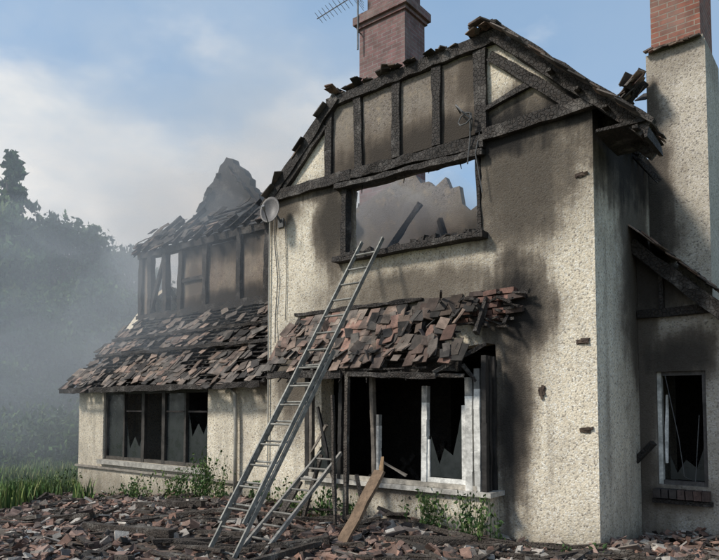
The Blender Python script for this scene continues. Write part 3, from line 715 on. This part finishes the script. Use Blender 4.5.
for a in((143,11.6,.5,20,.16),(182,10.9,.6,26,.2),(205,10.6,.85,40,.17),(218,10.4,.4,16,.2),(432,7.75,.5,22,.12),(473,7.35,.58,28,.12),(330,8.6,.45,20,.2),(120,12.2,.3,10,.3),(20,13,.5,22,.5),(60,13.6,.6,25,.4),(560,6.9,.14,10,.2),(300,9.0,.5,22,.2),(262,9.6,.4,14,.2)): weed(*a)

# ------------------------------------------------------------------ smoke
SM=empty('smoke')
SMATS={}
def smat(name,dens,col=(.80,.89,.97)):
    m,nt,out=newmat(name);v=nt.nodes.new('ShaderNodeVolumeScatter');v.inputs['Color'].default_value=(*col,1);v.inputs['Anisotropy'].default_value=.0;v.inputs['Density'].default_value=dens
    nt.links.new(v.outputs[0],out.inputs['Volume']);return m
def puff(px,D,z,r,dens,sx=1,sz=1,amp=.4):
    x,y=cam2w(px,D)
    bm=bmesh.new();bmesh.ops.create_icosphere(bm,subdivisions=4,radius=1)
    o=R.uniform(0,99)
    for v in bm.verts:
        k=1+amp*noise.noise(v.co*1.1+Vector((o,o,0)))*1.6+amp*.6*noise.noise(v.co*2.7+Vector((o,0,o)))
        v.co=Vector((v.co.x*r*sx,v.co.y*r*sx,v.co.z*r*sz))*k
    me=bpy.data.meshes.new('puff');bm.to_mesh(me);bm.free()
    if dens not in SMATS: SMATS[dens]=smat('smoke_%g'%dens,dens)
    me.materials.append(SMATS[dens]);ob=bpy.data.objects.new('puff',me);ob.location=(x,y,z);link(ob,SM)
R.seed(5)
for a in((70,20,2.5,6.0,.032,1,.8),(125,19.5,4.5,5,.035,1,.8),(225,15.2,6.0,2.6,.06,1,1),(190,13.0,3.9,2.1,.075,1.1,.8),(110,15.5,1.8,3.0,.045,1,.6),
    (240,19,9,4.5,.03,1.1,.7),(130,22,10,6,.022,1.3,.6),(320,17,8.5,3.2,.04,1.1,.8),
    (385,11.0,4.4,1.3,.30,1,.8),(440,10.3,4.2,1.2,.34,1,.8)):
    puff(*a)

# ------------------------------------------------------------------ light, sky, camera
sd=Vector((-.50,-.72,.82)).normalized()
el_=math.asin(sd.z);rot_=math.atan2(sd.x,sd.y)
L=bpy.data.lights.new('sun','SUN');L.energy=3.7;L.angle=math.radians(9);L.color=(1,.95,.86)
lo=bpy.data.objects.new('sun',L);S.collection.objects.link(lo);lo.rotation_euler=(-sd).to_track_quat('-Z','Y').to_euler()
w=bpy.data.worlds.new('World');S.world=w;w.use_nodes=True;nt=w.node_tree
for n in list(nt.nodes): nt.nodes.remove(n)
wo=nt.nodes.new('ShaderNodeOutputWorld');bg=nt.nodes.new('ShaderNodeBackground');bg.inputs['Strength'].default_value=.15
sk=nt.nodes.new('ShaderNodeTexSky');sk.sky_type='NISHITA';sk.sun_disc=False;sk.sun_elevation=el_;sk.sun_rotation=rot_;sk.dust_density=1.5
tc=nt.nodes.new('ShaderNodeTexCoord');g=tc.outputs['Generated']
s=nt.nodes.new('ShaderNodeSeparateXYZ');nt.links.new(g,s.inputs[0])
c1=noiseT(nt,g,2.6,8,.55,(1,1,2.0));c2=noiseT(nt,g,4.5,6,.6,(1,1,2.0));c3=noiseT(nt,g,1.7,6,.55,(1,1,1.5))
elev=maprange(nt,s.outputs[2],.28,.54,1,0,True)
left=maprange(nt,s.outputs[0],-.80,-.45,1,.3,True)
k=mathn(nt,'ADD',c1,mathn(nt,'MULTIPLY',mathn(nt,'MULTIPLY',elev,left),.46))
cm=maprange(nt,k,.58,.80,0,1,True)
cc=mix(nt,maprange(nt,c2,.35,.62,0,1),(4.3,4.8,5.3),(6.2,6.15,6.0))
base=mix(nt,.5,sk.outputs[0],(2.4,3.9,5.7))
base=mix(nt,mathn(nt,'MULTIPLY',maprange(nt,c3,.38,.66,0,.6,True),left),base,(4.0,4.5,5.0))
nt.links.new(mix(nt,cm,base,cc),bg.inputs['Color']);nt.links.new(bg.outputs[0],wo.inputs[0])
cam=bpy.data.cameras.new('camera');co=bpy.data.objects.new('camera',cam);S.collection.objects.link(co);S.camera=co
co.location=(CX,CY,CZ);yaw=math.atan2(.623,.782);co.rotation_euler=(math.radians(93),0,yaw)
cam.sensor_width=36;cam.lens=32.0;cam.shift_y=(127-33.5)/719;cam.clip_end=2000;cam.clip_start=.05
S.view_settings.view_transform='Standard';S.view_settings.look='None';S.view_settings.exposure=0
